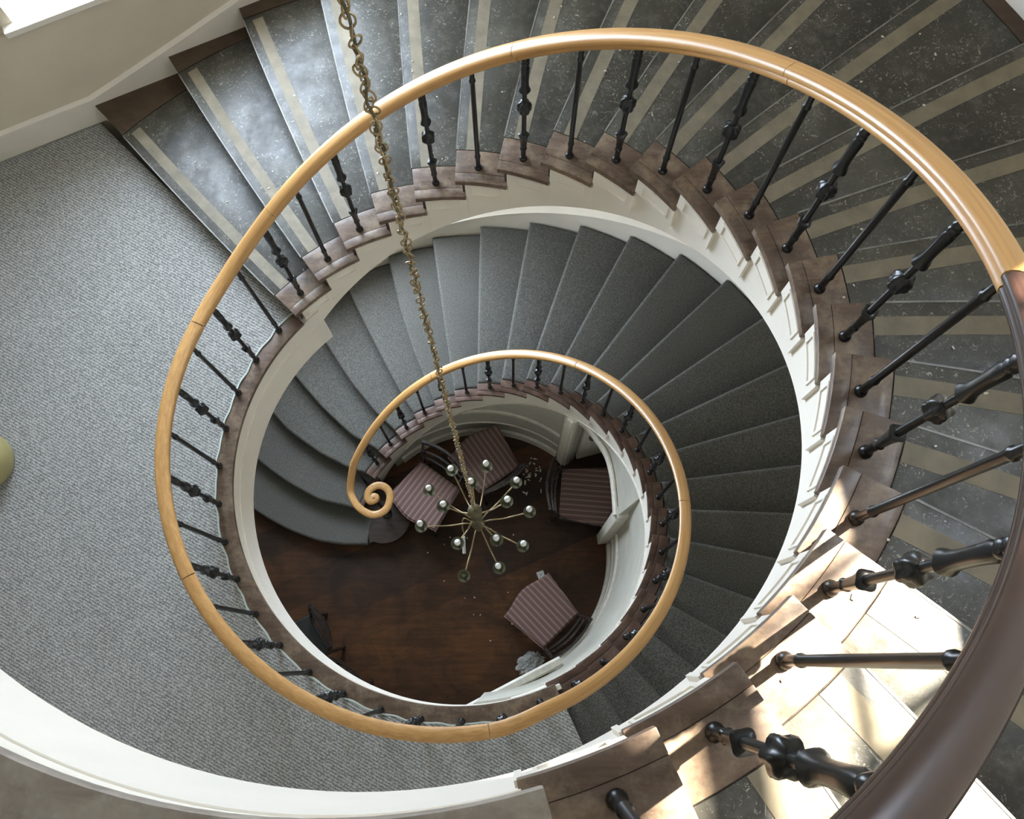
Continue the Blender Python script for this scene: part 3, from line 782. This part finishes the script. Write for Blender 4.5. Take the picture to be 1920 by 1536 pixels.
# ------------------------------------------------------------------ chairs
def chair(name, label, group, loc, front, seat_mat, w=1.0):
    rz = math.atan2(front[1], front[0]) - PI / 2
    t = tag(empty(name, loc, rz), label, 'chair', group); return t
def seat_outline(fw, bw, d, bow, n=10):
    pts = [(-bw / 2, -d / 2), (bw / 2, -d / 2)]
    for q in range(n + 1):
        u = q / n; pts.append((fw / 2 - fw * u, d / 2 + bow * math.sin(PI * u) ** 2))
    return pts
def build_chair(root, seat_mat, fw=.575, bw=.46, d=.46, bow=.055):
    bm = bmesh.new(); pts = seat_outline(fw, bw, d, bow)
    prism(bm, pts, .405, .455)
    bmesh.ops.recalc_face_normals(bm, faces=bm.faces); bm.normal_update()
    bmesh.ops.bevel(bm, geom=[e for e in bm.edges if abs(e.verts[0].co.z - e.verts[1].co.z) < 1e-5 and e.verts[0].co.z > .44], offset=.018, segments=3, affect='EDGES')
    finish(bm, 'seat', seat_mat, root, 50)
    bm = bmesh.new(); prism(bm, [(x * .965, y * .965) for x, y in pts], .345, .404); finish(bm, 'seat_rail', M_DARKW, root, 30, .004)
    for sx in (-1, 1):
        bm = bmesh.new(); tube(bm, [Vector((sx * (fw / 2 - .035), d / 2 - .015, .345)), Vector((sx * (fw / 2 - .035), d / 2 - .01, .18)), Vector((sx * (fw / 2 - .03), d / 2 + .005, 0))], [.021, .018, .014], 10)
        finish(bm, 'leg', M_DARKW, root, 50)
        bm = bmesh.new(); tube(bm, [Vector((sx * (bw / 2 - .02), -d / 2 - .07, 0)), Vector((sx * (bw / 2 - .02), -d / 2 - .005, .25)), Vector((sx * (bw / 2 - .02), -d / 2 - .005, .42)), Vector((sx * (bw / 2 - .005), -d / 2 - .045, .66)), Vector((sx * (bw / 2 + .004), -d / 2 - .105, .90))], [.015, .019, .019, .017, .013], 10)
        finish(bm, 'leg', M_DARKW, root, 50)
    def arcrail(z, y, hgt, thick, bowy):
        bm = bmesh.new(); n = 12
        sweep(bm, [Vector(((-bw / 2 - .01) + (bw + .02) * q / n, y - bowy * math.sin(PI * q / n), z + .012 * math.sin(PI * q / n))) for q in range(n + 1)], [(-thick, -hgt), (thick, -hgt), (thick * 1.1, 0), (thick, hgt), (-thick, hgt)])
        return bm
    finish(arcrail(.885, -d / 2 - .10, .045, .011, .045), 'top_rail', M_DARKW, root, 40)
    finish(arcrail(.70, -d / 2 - .055, .022, .009, .040), 'back_rail', M_DARKW, root, 40)
    finish(arcrail(.56, -d / 2 - .028, .016, .009, .030), 'back_rail', M_DARKW, root, 40)
    bm = bmesh.new()
    for sx in (-1, 1): tube(bm, [Vector((sx * (bw / 2 - .03), -d / 2 - .02, .16)), Vector((sx * (fw / 2 - .04), d / 2 - .01, .16))], .009, 8)
    tube(bm, [Vector((-fw / 2 + .05, .02, .16)), Vector((fw / 2 - .05, .02, .16))], .009, 8)
    finish(bm, 'stretcher', M_DARKW, root, 50)
G1 = 'striped chairs on the hall floor'
spots = [('striped chair beside the scroll end of the handrail, seat lit palest along its curved front', (-.530, .522), (-.59, -.81)),
         ('striped chair standing behind the chandelier against the round wall', (.035, .855), (-.57, .82)),
         ('shadowed striped chair standing in the doorway under the stairs', (.975, .515), (1, -.08)),
         ('striped chair alone on the open hall floor beside a small white card', (.575, -.575), (-.69, .72))]
proto = None
def copy_tree(o, parent=None):
    c = o.copy(); COL.objects.link(c)
    if parent is not None: c.parent = parent
    for chd in list(o.children): copy_tree(chd, c)
    return c
for lab, (x, y), fr in spots:
    if proto is None:
        proto = c = chair('upholstered_chair', lab, G1, (x, y, ZF), fr, M_SEAT); build_chair(c, M_SEAT)
    else:
        c = copy_tree(proto); c.location = (x, y, ZF); c.rotation_euler = (0, 0, math.atan2(fr[1], fr[0]) - PI / 2); c['label'] = lab
c = chair('dining_chair', 'black seated chair half hidden below the landing edge in the dark hall', None, (-1.64, -.86, ZF), (-.85, -.5), None); build_chair(c, M_BLACKS, .44, .40, .40, .03)
c = chair('dining_chair', 'dark chair with tan seat mostly hidden under the landing', None, (-1.33, -1.33, ZF), (-.5, -.87), None); build_chair(c, M_TAN, .44, .40, .40, .03)

# ------------------------------------------------------------------ small things
bm = bmesh.new(); box(bm, -.035, .035, -.035, .035, 0, .012)
o = tag(finish(bm, 'card', M_CARD, None, 30, .003), 'small white square card on the hall floor beside the lone striped chair', 'card'); o.location = (.565, -.195, ZF); o.rotation_euler = (0, 0, .35)
bm = bmesh.new(); lathe(bm, [(.004, 0), (.006, .0006), (.004, .0012)], (0, 0, .012), 10); finish(bm, 'dot', M_BLACKS, o, 30)
bm = bmesh.new(); bmesh.ops.create_icosphere(bm, subdivisions=4, radius=.085)
rr = random.Random(3)
from mathutils import noise as mn
for v in bm.verts:
    d = v.co.normalized(); a = mn.noise(d * 3.1) * .45 + abs(mn.noise(d * 8.3)) * .38
    v.co *= 1 + a
    v.co.z = max(v.co.z * .8, -.06) ; v.co.x *= 1.35
o = tag(finish(bm, 'plastic_bag', M_PLASTIC, None, 18), 'crumpled grey plastic bag on the hall floor at the foot of the round wall', 'bag'); o.location = (.455, -1.03, ZF + .061); o.rotation_euler = (0, 0, .5)
bm = bmesh.new()
for n in range(46):
    if n < 30: x, y = .46 + rr.gauss(0, .055), .80 + rr.gauss(0, .09)
    else: x, y = rr.uniform(-.55, .35), rr.uniform(-.95, .35)
    if math.hypot(x, y) > 1.17: continue
    a = rr.uniform(0, PI); l, w = rr.uniform(.006, .022), rr.uniform(.004, .009); ca, sa = math.cos(a), math.sin(a)
    if n >= 30: l *= .5
    prism(bm, [(x + ca * p * l - sa * q * w, y + sa * p * l + ca * q * w) for p, q in ((-1, -.7), (.8, -1), (1, .6), (-.7, 1))], ZF + .0005, ZF + .004)
tag(finish(bm, 'plaster_debris', M_CHIP, None, 0), 'white plaster chips scattered on the dark hall floor by the doorway', 'debris', None, 'stuff')
bm = bmesh.new()
for n in range(70):
    k = rr.choice(range(1, 23)); r = rr.uniform(1.26, 2.5); t = thk(k + rr.uniform(-.35, .3)); z = k * HK + (.0015)
    p = pol(r, t); a = rr.uniform(0, PI); l, w = rr.uniform(.003, .008), rr.uniform(.002, .004); ca, sa = math.cos(a), math.sin(a)
    prism(bm, [(p.x + ca * u * l - sa * q * w, p.y + sa * u * l + ca * q * w) for u, q in ((-1, -.7), (.8, -1), (1, .6), (-.7, 1))], z, z + .003)
tag(finish(bm, 'paint_flake_debris', M_CHIP, None, 0), 'tiny pale paint flakes scattered over the worn lino treads', 'debris', None, 'stuff')
bm = bmesh.new()
lathe(bm, [(.13, 0), (.165, .02), (.18, .08), (.183, .16), (.178, .23), (.155, .275), (.11, .30), (.05, .312), (.01, .315)], (0, 0, 0), 40)
o = tag(finish(bm, 'pouf', M_GOLD, None, 60), 'smooth rounded olive gold pouf on the grey landing carpet, cut off by the left edge', 'pouf'); o.location = (-2.545, .035, .004); o.scale = (.88, .88, .8)

# ------------------------------------------------------------------ light and camera
w = bpy.data.worlds.new('sky'); scene.world = w; w.use_nodes = True
bg = w.node_tree.nodes['Background']; bg.inputs['Color'].default_value = (.70, .83, 1.0, 1); bg.inputs['Strength'].default_value = 27.0
def portal(loc, direction, sx, sy):
    l = bpy.data.lights.new('window_portal', 'AREA'); l.shape = 'RECTANGLE'; l.size = sx; l.size_y = sy; l.cycles.is_portal = True
    o = bpy.data.objects.new('window_portal', l); COL.objects.link(o); o.location = loc
    o.rotation_euler = direction.to_track_quat('-Z', 'Z').to_euler(); return o
for s0, s1, z0, z1 in WIN:
    portal(CW + dW * ((s0 + s1) / 2) + nW * .27 + Vector((0, 0, (z0 + z1) / 2)), -nW, s1 - s0, z1 - z0)
tm = (TW0 + TW1) / 2
portal(pol(RW + .22, tm, (ZW0 + ZW1) / 2), -pol(1, tm), (TW1 - TW0) * RW, ZW1 - ZW0)
sun = bpy.data.lights.new('sun', 'SUN'); sun.energy = 62; sun.color = (1.0, .91, .76); sun.angle = math.radians(.8)
so = bpy.data.objects.new('sun', sun); COL.objects.link(so); so.rotation_euler = sund.to_track_quat('Z', 'Y').to_euler(); so.location = (3, 2, 9)

cam = bpy.data.cameras.new('camera'); cam.sensor_width = 36; cam.lens = 1819.172 / 1920 * 36; cam.clip_start = .05; cam.clip_end = 60
co = bpy.data.objects.new('camera', cam); COL.objects.link(co)
R = Matrix(((.9999996, .0001077, .0008489), (.0001077, .9683148, -.2497325), (-.0008489, .2497325, .9683145)))
co.matrix_world = Matrix.Translation((.2931881, -.9936412, 5.1702577)) @ R.to_4x4()
scene.camera = co
vs = scene.view_settings; vs.view_transform = 'Standard'; vs.look = 'None'; vs.gamma = 1; vs.exposure = 0.0; vs.use_curve_mapping = False
scene.cycles.max_bounces = 10; scene.cycles.diffuse_bounces = 6; scene.cycles.sample_clamp_indirect = 8
